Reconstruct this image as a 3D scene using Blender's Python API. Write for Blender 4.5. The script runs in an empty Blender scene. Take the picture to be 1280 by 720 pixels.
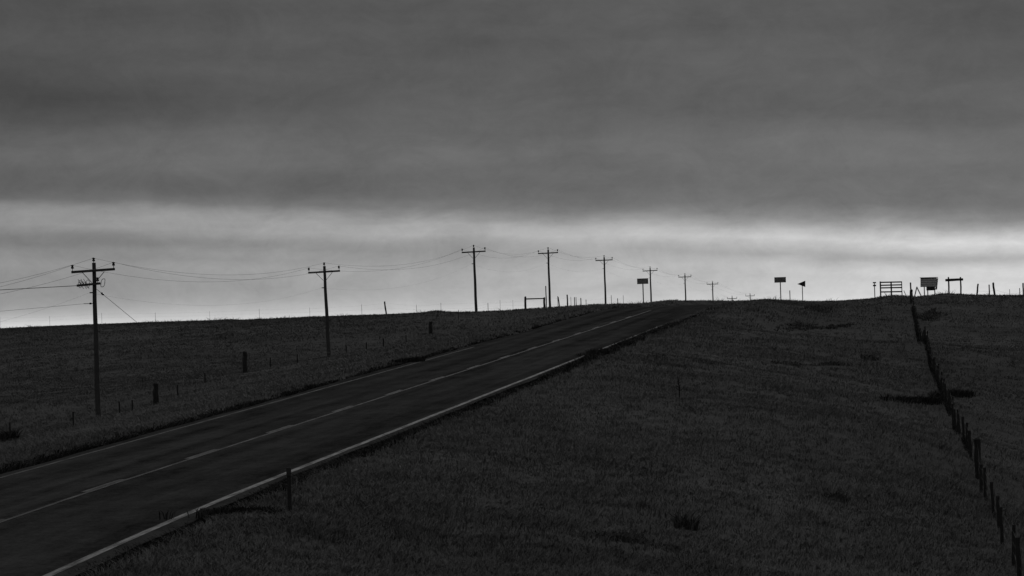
import bpy, math, random
import numpy as np
from mathutils import Vector, Matrix

random.seed(7)
rng = np.random.default_rng(7)
S = bpy.context.scene
COL = S.collection

# ------------------------------------------------------------------ camera
F = 3420.0                       # focal length in pixels of a 1280 wide frame
ROLL = math.atan(0.0314)         # the photographer held the camera slightly tilted
PITCH = math.atan(60 / F)
CP, SP, CR, SR = math.cos(PITCH), math.sin(PITCH), math.cos(ROLL), math.sin(ROLL)

cam_d = bpy.data.cameras.new('camera')
cam_d.sensor_width = 36
cam_d.lens = 36 * F / 1280
cam_d.clip_start = 0.5
cam_d.clip_end = 30000
cam = bpy.data.objects.new('camera', cam_d)
COL.objects.link(cam)
# +roll turns the picture content counter-clockwise
cam.matrix_world = (Matrix.Rotation(math.pi / 2 + PITCH, 4, 'X') @ Matrix.Rotation(-ROLL, 4, 'Z'))
S.camera = cam


def ray(px, py):
    """slopes (X per metre of distance, Z per metre of distance) of a line of sight"""
    u, v = px - 640, py - 360
    x = (u * CR - v * SR) / F
    z = -(v * CR + u * SR) / F
    Y = CP - z * SP
    return x / Y, (z * CP + SP) / Y


def at(px, py, d):
    a, b = ray(px, py)
    return Vector((a * d, d, b * d))


# ------------------------------------------------------------------ lie of the land
KD = 0.1505                      # the road and the pole line run this much to the right per metre
RX0 = -22.7                      # left edge line of the road at distance 0
RW = 7.28                        # between the edge lines, measured across the view


def road_x(y):
    """left edge line: straight up the hill, bending right past the crest"""
    return RX0 + KD * np.asarray(y, float) + 0.0035 * np.clip(np.asarray(y, float) - 207, 0, 160) ** 2 \
        + 0.0011 * np.clip(66 - np.asarray(y, float), 0, 60) ** 2


def road_t(x, y):
    return x - road_x(y)


_zd = np.arange(-6000.0, 6001.0, 1.0)
# grade of the road: a steady climb, a rounded crest, then a slow fall
_gr = np.interp(_zd, [-600, -60, 20, 60, 150, 189, 214, 232, 270, 400, 600, 1200], [0.0, 0.02, 0.034, 0.0365, 0.0365, 0.0372, 0.0085, -0.010, -0.014, -0.008, -0.006, 0.0])
_zz = np.cumsum(_gr)
_zz = _zz - np.interp(66.0, _zd, _zz) - 3.09


def zroad(d):
    return np.interp(d, _zd, _zz)


ctrl = []


def cpx(px, py, d):
    p = at(px, py, d)
    ctrl.append((p.x, p.y, p.z))


for d in (-40, -10, 20, 40, 54, 66, 82, 98, 115, 131, 147, 163, 180, 195, 210, 225, 250, 280, 320, 380):
    for t in (-1.6, 1.5, 5.5, 9.0):
        ctrl.append((RX0 + KD * d + t, d, float(zroad(d)) - (0.12 if t in (-1.6, 9.0) else 0)))
cpx(363, 641, 57)
for p in ((1269, 738, 60), (1211, 580, 87), (1195, 545, 100), (1165, 470, 136), (1155, 430, 155), (1141, 392, 192), (1286, 773, 55), (1252, 702, 66), (1238, 664, 72), (1224, 623, 79), (1185, 522, 110), (1175, 497, 122)):
    cpx(*p)
for p in ((1278, 640, 86), (1278, 560, 108), (1275, 490, 140), (1275, 425, 180), (1276, 375, 230)):
    cpx(*p)
for p in ((1000, 378, 222), (1060, 376, 222), (1110, 371, 222), (900, 380, 214), (1190, 372, 225), (940, 430, 165)):
    cpx(*p)


def line_d(px, py, x0):
    """distance at which a line of sight meets a row running parallel to the road"""
    return x0 / (ray(px, py)[0] - KD)


FX, PX = -41.6, -43.6            # roadside fence and pole line at distance 0
for px, py in ((13, 551), (92, 532), (195, 508), (306, 466), (480, 447), (539, 422)):
    cpx(px, py, line_d(px, py, FX))
cpx(123, 526, line_d(117, 322, PX))
cpx(410, 450, line_d(407, 328, PX))
# the verge falls steadily from the road to the fence
for px, pts_ in ((60, ((86, 571), (100, 561), (115, 551))), (123, ((90, 557), (102, 548), (115, 540), (130, 532))), (195, ((97, 536), (110, 528), (130, 517))),
                 (300, ((107, 504), (120, 495), (140, 482), (155, 473))), (410, ((122, 474), (140, 466), (160, 459), (180, 453)))):
    for d_, py in pts_:
        cpx(px, py, d_)
for p in ((600, 391, 258), (300, 402, 275), (0, 412, 300), (0, 505, 165), (60, 480, 188), (0, 450, 225), (250, 440, 215),
          (420, 418, 232), (560, 402, 245), (690, 386, 250)):
    cpx(*p)
for x, y, z in ((-32, 84, -4.6), (-34, 60, -5.2), (0, 0, -1.8), (6, 20, -3.0), (-8, 20, -4.0), (0, 36, -4.1), (14, 36, -4.7),
                (-60, 40, -5.8), (60, 60, -5.2), (55, 150, -1.6), (62, 235, 2.1), (-90, 150, -4.2), (-95, 300, 2.5),
                (-60, 350, 2.7), (0, 340, 2.6), (90, 330, 2.2), (-100, 430, 2.3), (0, 450, 2.0), (120, 450, 1.6), (-60, -40, -7),
                (60, -40, -3), (120, 100, -3)):
    ctrl.append((x, y, z))
P = np.array(ctrl)
SC = 100.0


def tps(r2):
    return np.where(r2 > 1e-12, 0.5 * r2 * np.log(np.maximum(r2, 1e-12)), 0.0)


n = len(P)
A = np.zeros((n + 3, n + 3))
q = P[:, :2] / SC
A[:n, :n] = tps(((q[:, None, :] - q[None, :, :]) ** 2).sum(-1)) + np.eye(n) * 2e-4
A[:n, n:] = np.c_[np.ones(n), q]
A[n:, :n] = A[:n, n:].T
W = np.linalg.solve(A, np.r_[P[:, 2], 0, 0, 0])


def smooth(e0, e1, v):
    t = np.clip((v - e0) / (e1 - e0), 0, 1)
    return t * t * (3 - 2 * t)


def base_h(x, y):
    x = np.asarray(x, float); y = np.asarray(y, float)
    shp = np.broadcast(x, y).shape
    X = np.broadcast_to(x, shp).ravel(); Y = np.broadcast_to(y, shp).ravel()
    Xc = np.clip(X, -150, 150); Yc = np.clip(Y, -80, 480)
    out = np.empty(X.shape)
    for i in range(0, len(X), 40000):
        a = Xc[i:i + 40000, None] / SC; b = Yc[i:i + 40000, None] / SC
        r2 = (a - q[None, :, 0]) ** 2 + (b - q[None, :, 1]) ** 2
        out[i:i + 40000] = tps(r2) @ W[:n] + W[n] + W[n + 1] * a[:, 0] + W[n + 2] * b[:, 0]
    far = smooth(160, 900, np.hypot(X - Xc, Y - Yc) + 160)
    out = out * (1 - far) + (-9.0) * far
    return out.reshape(shp)


# skyline of the photographed rise: read as slope over bearing, lowered by the height of the grass
SKY = [(-300, 417), (0, 409), (60, 406), (150, 402.5), (240, 399.5), (275, 398.5), (286, 397), (298, 398.3), (400, 393.5), (500, 390),
       (532, 388.8), (545, 386.5), (556, 388.5), (600, 388), (650, 385), (700, 382), (740, 379), (780, 378), (802, 378), (822, 375), (835, 373.6),
       (850, 374.2), (900, 374), (930, 374), (948, 372.6), (985, 374), (1020, 375), (1060, 373.6), (1080, 372.6), (1090, 371.8),
       (1105, 368.4), (1118, 366.8), (1130, 368), (1145, 369.2), (1160, 368), (1170, 366.3), (1183, 365.2), (1195, 366),
       (1215, 367), (1280, 367.8), (1600, 372)]


def bed_f(t, y):
    return smooth(-4.5, -0.9, t) * (1 - smooth(RW + 0.9, RW + 6.0, t)) * (1 - smooth(380, 480, np.abs(y)))


_sr = np.array([ray(px, py + 2.2) for px, py in SKY])
aa = np.linspace(-0.36, 0.36, 361)
dd = np.arange(190, 400, 4.0)
corr = np.zeros(len(aa))


def H(x, y):
    x = np.asarray(x, float); y = np.asarray(y, float)
    z = base_h(x, y)
    yy = np.maximum(y, 1.0)
    c = np.interp(x / yy, aa, corr)
    fade = smooth(150, 200, y) * (1 - smooth(420, 700, y))
    z = z + c * np.minimum(yy, 420) * fade
    # the road bed is graded: it follows the road's own profile
    t = road_t(x, y)
    bed = bed_f(t, y)
    z = z * (1 - bed) + bed * zroad(y)
    # low hummocks and ruts off the road
    off = 1 - smooth(-2.5, -1.0, t) * (1 - smooth(8.4, 10, t))
    z = z + off * (0.06 * np.sin(x * 0.9 + 1.3 * np.sin(y * 0.31)) * np.sin(y * 0.53 + 0.8 * np.sin(x * 0.4))
                   + 0.035 * np.sin(x * 2.3 + y * 0.7) * np.sin(y * 1.1 - x * 0.9 + 2)) * (1 - smooth(170, 200, y))
    return z


# fit the crest seen from the camera to the skyline of the photographed rise
_want = np.interp(aa, _sr[:, 0], _sr[:, 1])
_ker = np.array([1, 2, 1]) / 4
for _ in range(5):
    _m = (H(aa[:, None] * dd[None, :], np.broadcast_to(dd[None, :], (len(aa), len(dd)))) / dd[None, :]).max(1)
    _e = np.clip(_want - _m, -0.01, 0.01)
    corr += np.convolve(np.pad(_e, 1, mode='edge'), _ker, mode='valid')


def h1(x, y):
    return float(H(np.array([x]), np.array([y]))[0])


def hit(px, py, d0=38, d1=330):
    """where a line of sight meets the land"""
    a, b = ray(px, py)
    d = np.arange(d0, d1, 0.25)
    under = np.nonzero(H(a * d, d) >= b * d)[0]
    k = d[under[0]] if len(under) else 230.0
    return Vector((a * k, k, h1(a * k, k)))


# ------------------------------------------------------------------ materials (a black and white photograph: greys)
def mat(name, build):
    m = bpy.data.materials.new(name)
    m.use_nodes = True
    nt = m.node_tree
    b = nt.nodes['Principled BSDF']
    b.inputs['Specular IOR Level'].default_value = 0.2
    build(nt, b)
    return m


def noise(nt, scale, detail=5, rough=0.6, vec=None, stretch=None, coord='Object'):
    tx = nt.nodes.new('ShaderNodeTexNoise')
    tx.inputs['Scale'].default_value = scale
    tx.inputs['Detail'].default_value = detail
    tx.inputs['Roughness'].default_value = rough
    if vec is None:
        tc = nt.nodes.new('ShaderNodeTexCoord'); vec = tc.outputs[coord]
    if stretch:
        mp = nt.nodes.new('ShaderNodeMapping')
        mp.inputs['Scale'].default_value = stretch
        nt.links.new(vec, mp.inputs['Vector']); vec = mp.outputs['Vector']
    nt.links.new(vec, tx.inputs['Vector'])
    return tx.outputs['Fac']


def ramp(nt, fac, stops):
    r = nt.nodes.new('ShaderNodeValToRGB')
    e = r.color_ramp.elements
    while len(e) < len(stops):
        e.new(0.5)
    for el, (p, v) in zip(e, stops):
        el.position = p; el.color = (v, v, v, 1)
    nt.links.new(fac, r.inputs['Fac'])
    return r.outputs['Color']


def math_n(nt, op, a, b=None, c=None):
    m = nt.nodes.new('ShaderNodeMath'); m.operation = op
    for i, v in enumerate((a, b, c)):
        if v is None: continue
        if isinstance(v, (int, float)): m.inputs[i].default_value = v
        else: nt.links.new(v, m.inputs[i])
    return m.outputs[0]


def bump(nt, b, fac, strength, dist):
    bn = nt.nodes.new('ShaderNodeBump')
    bn.inputs['Strength'].default_value = strength
    bn.inputs['Distance'].default_value = dist
    nt.links.new(fac, bn.inputs['Height']); nt.links.new(bn.outputs['Normal'], b.inputs['Normal'])


def m_wood(lo, hi):
    def f(nt, b):
        nz = noise(nt, 6, 6, 0.65, stretch=(6, 6, 0.5))
        nt.links.new(ramp(nt, nz, [(0.3, lo), (0.7, hi)]), b.inputs['Base Color'])
        b.inputs['Roughness'].default_value = 0.85
        bump(nt, b, nz, 0.5, 0.01)
    return f


def m_plain(lo, hi, scale=5, rough=0.6, metal=0.0):
    def f(nt, b):
        nz = noise(nt, scale, 5)
        nt.links.new(ramp(nt, nz, [(0.3, lo), (0.7, hi)]), b.inputs['Base Color'])
        b.inputs['Roughness'].default_value = rough
        b.inputs['Metallic'].default_value = metal
    return f


def m_grass(lo, hi, attr=True, soft=0.0):
    def f(nt, b):
        big = noise(nt, 0.10, 5, 0.6, coord='Object', stretch=(0.7, 1.0, 0.0))
        mid = noise(nt, 0.55, 6, 0.68, coord='Object', stretch=(0.8, 1.0, 0.0))
        s = math_n(nt, 'ADD', math_n(nt, 'MULTIPLY', big, 0.6), math_n(nt, 'MULTIPLY', mid, 0.4))
        if attr:
            at_ = nt.nodes.new('ShaderNodeAttribute'); at_.attribute_name = 'shade'
            s = math_n(nt, 'ADD', s, math_n(nt, 'MULTIPLY', math_n(nt, 'SUBTRACT', at_.outputs['Fac'], 0.5), 0.25))
        nt.links.new(ramp(nt, s, [(0.38, lo), (0.5, (lo + hi) / 2), (0.62, hi)]), b.inputs['Base Color'])
        b.inputs['Roughness'].default_value = 0.8
        b.inputs['Specular IOR Level'].default_value = 0.1
        if soft:      # narrow rolled blades: their shading normal leans to the sward's own upward normal
            g = nt.nodes.new('ShaderNodeNewGeometry')
            mv = nt.nodes.new('ShaderNodeMix'); mv.data_type = 'VECTOR'
            mv.inputs[0].default_value = soft
            nt.links.new(g.outputs['Normal'], mv.inputs[4]); mv.inputs[5].default_value = (0, 0, 1)
            vn = nt.nodes.new('ShaderNodeVectorMath'); vn.operation = 'NORMALIZE'
            nt.links.new(mv.outputs[1], vn.inputs[0]); nt.links.new(vn.outputs[0], b.inputs['Normal'])
    return f


def m_asphalt(nt, b):
    uv = nt.nodes.new('ShaderNodeUVMap'); uv.uv_map = 'UVMap'
    tracks = noise(nt, 1.0, 4, 0.55, uv.outputs['UV'], (1.1, 0.02, 1))
    patch = noise(nt, 1.0, 6, 0.7, uv.outputs['UV'], (0.8, 0.3, 1))
    fine = noise(nt, 14, 3, 0.7)
    s = math_n(nt, 'ADD', math_n(nt, 'MULTIPLY', tracks, 0.4), math_n(nt, 'ADD', math_n(nt, 'MULTIPLY', patch, 0.35), math_n(nt, 'ADD', math_n(nt, 'MULTIPLY', fine, 0.25), math_n(nt, 'MULTIPLY', noise(nt, 3.2, 5, 0.75), 0.2))))
    nt.links.new(ramp(nt, s, [(0.46, 0.011), (0.70, 0.062)]), b.inputs['Base Color'])
    b.inputs['Roughness'].default_value = 0.9
    b.inputs['Specular IOR Level'].default_value = 0.0
    bump(nt, b, fine, 0.5, 0.01)


def m_paint(lo, hi):
    def f(nt, b):
        uv = nt.nodes.new('ShaderNodeUVMap'); uv.uv_map = 'UVMap'
        wear = noise(nt, 1.0, 6, 0.7, uv.outputs['UV'], (7, 0.7, 1))
        nt.links.new(ramp(nt, wear, [(0.38, lo), (0.62, hi)]), b.inputs['Base Color'])
        b.inputs['Roughness'].default_value = 0.9
        b.inputs['Specular IOR Level'].default_value = 0.1
    return f


def m_soil(nt, b):
    big = noise(nt, 0.11, 5, 0.6, stretch=(0.6, 1.0, 0.0))
    mid = noise(nt, 1.7, 6, 0.7)
    s = math_n(nt, 'ADD', math_n(nt, 'MULTIPLY', big, 0.5), math_n(nt, 'MULTIPLY', mid, 0.5))
    nt.links.new(ramp(nt, s, [(0.35, 0.045), (0.65, 0.11)]), b.inputs['Base Color'])
    b.inputs['Roughness'].default_value = 1.0
    b.inputs['Specular IOR Level'].default_value = 0.0
    bump(nt, b, mid, 0.8, 0.06)


MT = {
    'pole_wood': mat('creosoted_pole_wood', m_wood(0.03, 0.065)),
    'post_wood': mat('weathered_post_wood', m_wood(0.013, 0.034)),
    'board_wood': mat('grey_board_wood', m_wood(0.17, 0.36)),
    'metal': mat('galvanised_metal', m_plain(0.12, 0.22, 8, 0.5, 0.6)),
    'dark_metal': mat('rusty_dark_metal', m_plain(0.012, 0.03, 8, 0.7)),
    'porcelain': mat('dark_porcelain', m_plain(0.02, 0.03, 8, 0.3)),
    'wire': mat('weathered_wire', m_plain(0.05, 0.08, 3, 0.6)),
    'sign_face': mat('dull_sign_face', m_plain(0.015, 0.3, 9, 0.6)),
    'sign_back': mat('dark_sign_back', m_plain(0.015, 0.04, 4, 0.6)),
    'grass': mat('dry_prairie_grass', m_grass(0.060, 0.122, soft=0.6)),
    'patch_weed': mat('low_field_weeds', m_grass(0.03, 0.075, soft=0.4)),
    'weed': mat('dark_broadleaf_weeds', m_grass(0.012, 0.04)),
    'soil': mat('thatch_and_soil', m_soil),
    'asphalt': mat('worn_asphalt', m_asphalt),
    'white': mat('worn_white_paint', m_paint(0.06, 0.29)),
    'yellow': mat('worn_centre_paint', m_paint(0.02, 0.11)),
}


# ------------------------------------------------------------------ object helpers
def tag(o, label=None, cat=None, group=None, kind=None):
    for k, v in (('label', label), ('category', cat), ('group', group), ('kind', kind)):
        if v: o[k] = v
    return o


def empty(name, loc, rz=0.0, ry=0.0):
    o = bpy.data.objects.new(name, None)
    o.empty_display_size = 0.3
    o.location = loc
    o.rotation_euler = (0, ry, rz)
    COL.objects.link(o)
    return o


class MB:
    def __init__(s):
        s.v, s.f = [], []

    def add(s, vs, fs):
        b = len(s.v)
        s.v += [tuple(p) for p in vs]
        s.f += [tuple(i + b for i in f) for f in fs]
        return s

    def box(s, c, size, rot=None):
        hx, hy, hz = (k / 2 for k in size)
        e = min(hx, hy, hz) * 0.18
        # a box with its long edges taken off
        vs = []
        for sx in (-1, 1):
            for sy in (-1, 1):
                for sz in (-1, 1):
                    vs += [(sx * (hx - e), sy * (hy - e), sz * hz), (sx * (hx - e), sy * hy, sz * (hz - e)), (sx * hx, sy * (hy - e), sz * (hz - e))]
        import bmesh
        bm = bmesh.new()
        bv = [bm.verts.new(v) for v in vs]
        bmesh.ops.convex_hull(bm, input=bv)
        bm.verts.index_update()
        R = rot or Matrix.Identity(3)
        C_ = Vector(c)
        pts = [R @ v.co + C_ for v in bm.verts]
        fs = [[v.index for v in f.verts] for f in bm.faces]
        bm.free()
        return s.add(pts, fs)

    def tube(s, pts, rad, seg=8, wob=0.0):
        pts = [Vector(p) for p in pts]
        if not isinstance(rad, (list, tuple)): rad = [rad] * len(pts)
        vs, fs = [], []
        for i, p in enumerate(pts):
            d = (pts[min(i + 1, len(pts) - 1)] - pts[max(i - 1, 0)]).normalized()
            ref = Vector((0, 0, 1)) if abs(d.z) < 0.9 else Vector((1, 0, 0))
            u = d.cross(ref).normalized(); w = d.cross(u)
            for k in range(seg):
                an = 2 * math.pi * k / seg
                r = rad[i] * (1 + wob * (random.random() - 0.5))
                vs.append(p + u * (r * math.cos(an)) + w * (r * math.sin(an)))
        for i in range(len(pts) - 1):
            for k in range(seg):
                a, b = i * seg + k, i * seg + (k + 1) % seg
                fs.append((a, b, b + seg, a + seg))
        fs.append(tuple(range(seg - 1, -1, -1)))
        fs.append(tuple(range((len(pts) - 1) * seg, len(pts) * seg)))
        return s.add(vs, fs)

    def mesh(s, name, m):
        me = bpy.data.meshes.new(name)
        me.from_pydata(s.v, [], s.f)
        me.materials.append(MT[m])
        me.update()
        return me

    def build(s, name, m, parent=None, loc=None, rot=None):
        return link(name, s.mesh(name, m), parent, loc, rot)


def link(name, me, parent=None, loc=None, rot=None):
    o = bpy.data.objects.new(name, me)
    COL.objects.link(o)
    if parent: o.parent = parent
    if loc is not None: o.location = loc
    if rot is not None: o.rotation_euler = rot
    return o


# ------------------------------------------------------------------ ground
def axis(lo, hi, step, far):
    core = np.arange(lo, hi + 1e-6, step)
    g = []
    k, s = 0, step * 2
    x = hi
    while x < far:
        x = x + s; s *= 1.45
        g.append(x)
    up = np.array(g)
    return np.r_[-(up - hi)[::-1] + lo, core, up]


gx = axis(-92, 78, 0.9, 9000)
gy = axis(24, 330, 0.9, 9000)
XX, YY = np.meshgrid(gx, gy)
ZZ = H(XX, YY)
T = road_t(XX, YY)
ZZ = ZZ - 0.16 * smooth(-1.5, -0.6, T) * (1 - smooth(7.8, 8.3, T))
nx, ny = len(gx), len(gy)
co = np.stack([XX, YY, ZZ], -1).reshape(-1, 3)
idx = np.arange(nx * ny).reshape(ny, nx)
quads = np.stack([idx[:-1, :-1], idx[:-1, 1:], idx[1:, 1:], idx[1:, :-1]], -1).reshape(-1, 4)


def np_mesh(name, co, faces, m, k):
    me = bpy.data.meshes.new(name)
    me.vertices.add(len(co)); me.vertices.foreach_set('co', co.astype(np.float32).ravel())
    nf = len(faces)
    me.loops.add(nf * k); me.loops.foreach_set('vertex_index', faces.astype(np.int32).ravel())
    me.polygons.add(nf)
    me.polygons.foreach_set('loop_start', np.arange(0, nf * k, k, dtype=np.int32))
    me.polygons.foreach_set('loop_total', np.full(nf, k, dtype=np.int32))
    me.materials.append(MT[m])
    me.update(calc_edges=True)
    return me


me = np_mesh('ground', co, quads, 'soil', 4)
me.polygons.foreach_set('use_smooth', np.ones(len(quads), dtype=bool))
tag(link('ground', me), kind='structure')


def ribbon(name, t0, t1, d0, d1, lift, m, nt_=2, step=1.5, wig=0.0):
    ds = np.arange(d0, d1 + step * 0.5, step)
    ts = np.linspace(t0, t1, nt_)
    TT, DD = np.meshgrid(ts, ds)
    wob = wig * (np.sin(DD * 0.21) + np.sin(DD * 0.083 + 1) + 0.6 * np.sin(DD * 0.9)) / 2
    e = np.zeros_like(TT); e[:, 0] = 1; e[:, -1] = -1
    X = road_x(DD) + TT + wob * (e if wig else 0)
    # the carriageway is level across: its height is that of its centre line
    Z = zroad(DD) + lift - 0.012 * np.abs(TT - RW / 2)
    co = np.stack([X, DD, Z], -1).reshape(-1, 3)
    ix = np.arange(co.shape[0]).reshape(len(ds), nt_)
    qd = np.stack([ix[:-1, :-1], ix[:-1, 1:], ix[1:, 1:], ix[1:, :-1]], -1).reshape(-1, 4)
    me = np_mesh(name, co, qd, m, 4)
    uvl = me.uv_layers.new(name='UVMap')
    uv = np.stack([TT, DD], -1).reshape(-1, 2)[qd.ravel()]
    uvl.data.foreach_set('uv', uv.astype(np.float32).ravel())
    return tag(link(name, me), kind='structure')


ribbon('road', -0.45, RW + 0.38, -80, 420, 0.03, 'asphalt', 9, wig=0.12)
ribbon('edge_line', -0.06, 0.06, -80, 138, 0.036, 'yellow')
ribbon('edge_line', RW - 0.085, RW + 0.085, -80, 160, 0.036, 'white')
ribbon('centre_line', RW / 2 + 0.02, RW / 2 + 0.13, -80, 190, 0.036, 'yellow')
for k in range(-6, 14):
    s0 = 61.8 + 8.7 * k
    ribbon('centre_dash', RW / 2 - 0.13, RW / 2 + 0.015, s0, s0 + 3.0, 0.036, 'yellow', step=0.75)


# ------------------------------------------------------------------ grass (one mass nobody could count)
def hash_noise(x, y, s, seed):
    """smooth value noise on a lattice of pitch s"""
    r = np.random.default_rng(seed)
    tab = r.random((256, 256))
    u, v = x / s + 1000, y / s + 1000
    i, j = np.floor(u).astype(int), np.floor(v).astype(int)
    fu, fv = u - i, v - j
    fu = fu * fu * (3 - 2 * fu); fv = fv * fv * (3 - 2 * fv)
    g = lambda a, b: tab[a % 256, b % 256]
    return (g(i, j) * (1 - fu) + g(i + 1, j) * fu) * (1 - fv) + (g(i, j + 1) * (1 - fu) + g(i + 1, j + 1) * fu) * fv


def blades(px_, py_, pz_, h, w, spread, lean, nb):
    """nb bent blades (two triangles each way) for every tuft -> vertices, triangles, shade"""
    n_ = len(px_)
    az = rng.random((n_, nb)) * 2 * math.pi
    rr = spread[:, None] * np.sqrt(rng.random((n_, nb)))
    bx = px_[:, None] + rr * np.cos(az); by = py_[:, None] + rr * np.sin(az)
    hh = h[:, None] * (0.55 + 0.6 * rng.random((n_, nb)))
    ln = hh * lean * (0.3 + 0.9 * rng.random((n_, nb)))
    az2 = az + rng.normal(0, 0.7, (n_, nb))
    fa = rng.random((n_, nb)) * math.pi
    ww = w[:, None] * (0.7 + 0.6 * rng.random((n_, nb)))
    wx, wy = ww * np.cos(fa) * 0.5, ww * np.sin(fa) * 0.5
    zb = np.broadcast_to(pz_[:, None], (n_, nb))
    mx = bx + ln * 0.35 * np.cos(az2); my = by + ln * 0.35 * np.sin(az2)
    tx = bx + ln * np.cos(az2); ty = by + ln * np.sin(az2)
    v = np.stack([np.stack([bx - wx, by - wy, zb - 0.06], -1), np.stack([bx + wx, by + wy, zb - 0.06], -1),
                  np.stack([mx + wx * 0.8, my + wy * 0.8, zb + hh * 0.62], -1), np.stack([mx - wx * 0.8, my - wy * 0.8, zb + hh * 0.62], -1),
                  np.stack([tx, ty, zb + hh], -1)], 2).reshape(-1, 3)
    nbld = n_ * nb
    o = np.arange(nbld)[:, None] * 5
    tri = np.concatenate([o + np.array([[0, 1, 2]]), o + np.array([[0, 2, 3]]), o + np.array([[3, 2, 4]])], 1).reshape(-1, 3)
    sh = np.repeat(rng.random(n_), nb * 5) * 0.7 + np.repeat(rng.random(nbld), 5) * 0.3
    return v, tri, sh


def tuft_object(name, x, y, h, w, spread, lean, nb, m, tone=None, **tags):
    z = H(x, y)
    t = road_t(x, y)
    z = z - 0.16 * smooth(-1.5, -0.6, t) * (1 - smooth(7.8, 8.3, t))
    v, tri, sh = blades(x, y, z, h, w, spread, lean, nb)
    if tone is not None: sh = sh + np.repeat(tone, nb * 5)
    me = np_mesh(name, v, tri, m, 3)
    a = me.attributes.new('shade', 'FLOAT', 'POINT')
    a.data.foreach_set('value', sh.astype(np.float32))
    o = link(name, me)
    return tag(o, **tags)


NG = 210000
# distance spread so that the far, foreshortened ground is not overfilled
dv = np.exp(rng.uniform(math.log(32), math.log(335), NG * 2))
av = rng.uniform(-0.245, 0.245, NG * 2)
gxp, gyp = av * dv, dv
tt = road_t(gxp, gyp)
keep = (tt < -0.75 - 0.25 * hash_noise(gxp, gyp, 1.1, 3)) | (tt > RW + 0.75 - 0.5 * smooth(120, 165, gyp) + 0.3 * hash_noise(gxp, gyp, 1.1, 4))
dens = 0.45 + 0.75 * hash_noise(gxp, gyp, 2.3, 1) * hash_noise(gxp * 0.6, gyp, 7.0, 2) * 2
keep &= rng.random(NG * 2) < dens
gxp, gyp = gxp[keep][:NG], gyp[keep][:NG]
sz = np.maximum(1, gyp / 90)
hgt = (0.045 + 0.08 * hash_noise(gxp, gyp, 3.1, 5) ** 1.5 + 0.06 * hash_noise(gxp, gyp, 0.8, 6)) * (0.8 + 0.4 * rng.random(len(gxp)))
hgt += 0.16 * smooth(128, 150, gyp) * np.exp(-(np.maximum(road_t(gxp, gyp) - RW, 0) / 1.2) ** 2) * (road_t(gxp, gyp) > 0)
# seed heads standing above the sward, in loose drifts
hgt += (rng.random(len(gxp)) < 0.05 * hash_noise(gxp, gyp, 6.0, 21) ** 2) * rng.uniform(0.1, 0.34, len(gxp)) * smooth(120, 200, gyp)
tg = road_t(gxp, gyp)
# the mown verge on the left is paler than the rank pasture behind its fence
tone = np.where(tg < 0, 0.28 - 0.62 * smooth(17, 20, -tg), 0.0) + 0.5 * (hash_noise(gxp * 0.7, gyp, 1.6, 31) - 0.5)
tuft_object('grass', gxp, gyp, hgt, 0.014 * sz, 0.15 * sz, 2.0, 7, 'grass', tone=tone, kind='stuff', label='short dry prairie grass covering the slopes beside the road')

# dark weeds crowding the edges of the asphalt and gathered along the wire fence
NW = 26000
d_ = np.exp(rng.uniform(math.log(34), math.log(330), NW))
side_ = rng.random(NW) < 0.4
far_ = smooth(100, 125, d_) * (1 - smooth(150, 172, d_))
t_ = np.where(side_, -0.7 - np.abs(rng.normal(0, 0.17, NW)), RW + 0.42 - 0.12 * far_ + np.abs(rng.normal(0, 0.24, NW)))
x_ = road_x(d_) + t_
pat = hash_noise(np.where(side_, 0, 50) + 0 * d_, d_, 4.5, 8)
env = np.where(side_, 1 - 0.8 * smooth(110, 150, d_), 1 - 0.75 * smooth(155, 175, d_))
ok = rng.random(NW) < np.clip((pat - 0.1) * 1.9, 0.12, 1) * env
x_, d_, side_, far_ = x_[ok], d_[ok], side_[ok], far_[ok]
hw = np.where(side_, 0.08 + 0.09 * rng.random(len(x_)), 0.09 + 0.12 * rng.random(len(x_)) + 0.09 * far_)
tuft_object('roadside_weeds', x_, d_, hw, 0.028 * np.maximum(1, d_ / 90), 0.11 * np.maximum(1, d_ / 110), 0.9, 7,
            'weed', kind='stuff', label='dark low weeds along both edges of the asphalt')


def fence_x(d):
    return 3.27 + 0.1296 * d


NF = 3000
d_ = rng.uniform(92, 196, NF)
x_ = fence_x(d_) + rng.normal(0, 0.045, NF)
pat = hash_noise(x_ * 0, d_, 5.0, 12)
ok = rng.random(NF) < np.clip(pat * 1.3 + (d_ - 105) / 60 - 0.3, 0, 1)
x_, d_ = x_[ok], d_[ok]
tuft_object('fence_weeds', x_, d_, (0.12 + 0.22 * rng.random(len(x_))) * (0.6 + 0.7 * hash_noise(x_ * 0, d_, 3, 13)), np.full(len(x_), 0.025), np.full(len(x_), 0.045), 0.45, 6,
            'weed', kind='stuff', label='dark weeds and tumbleweed caught along the wire fence on the right')


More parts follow.
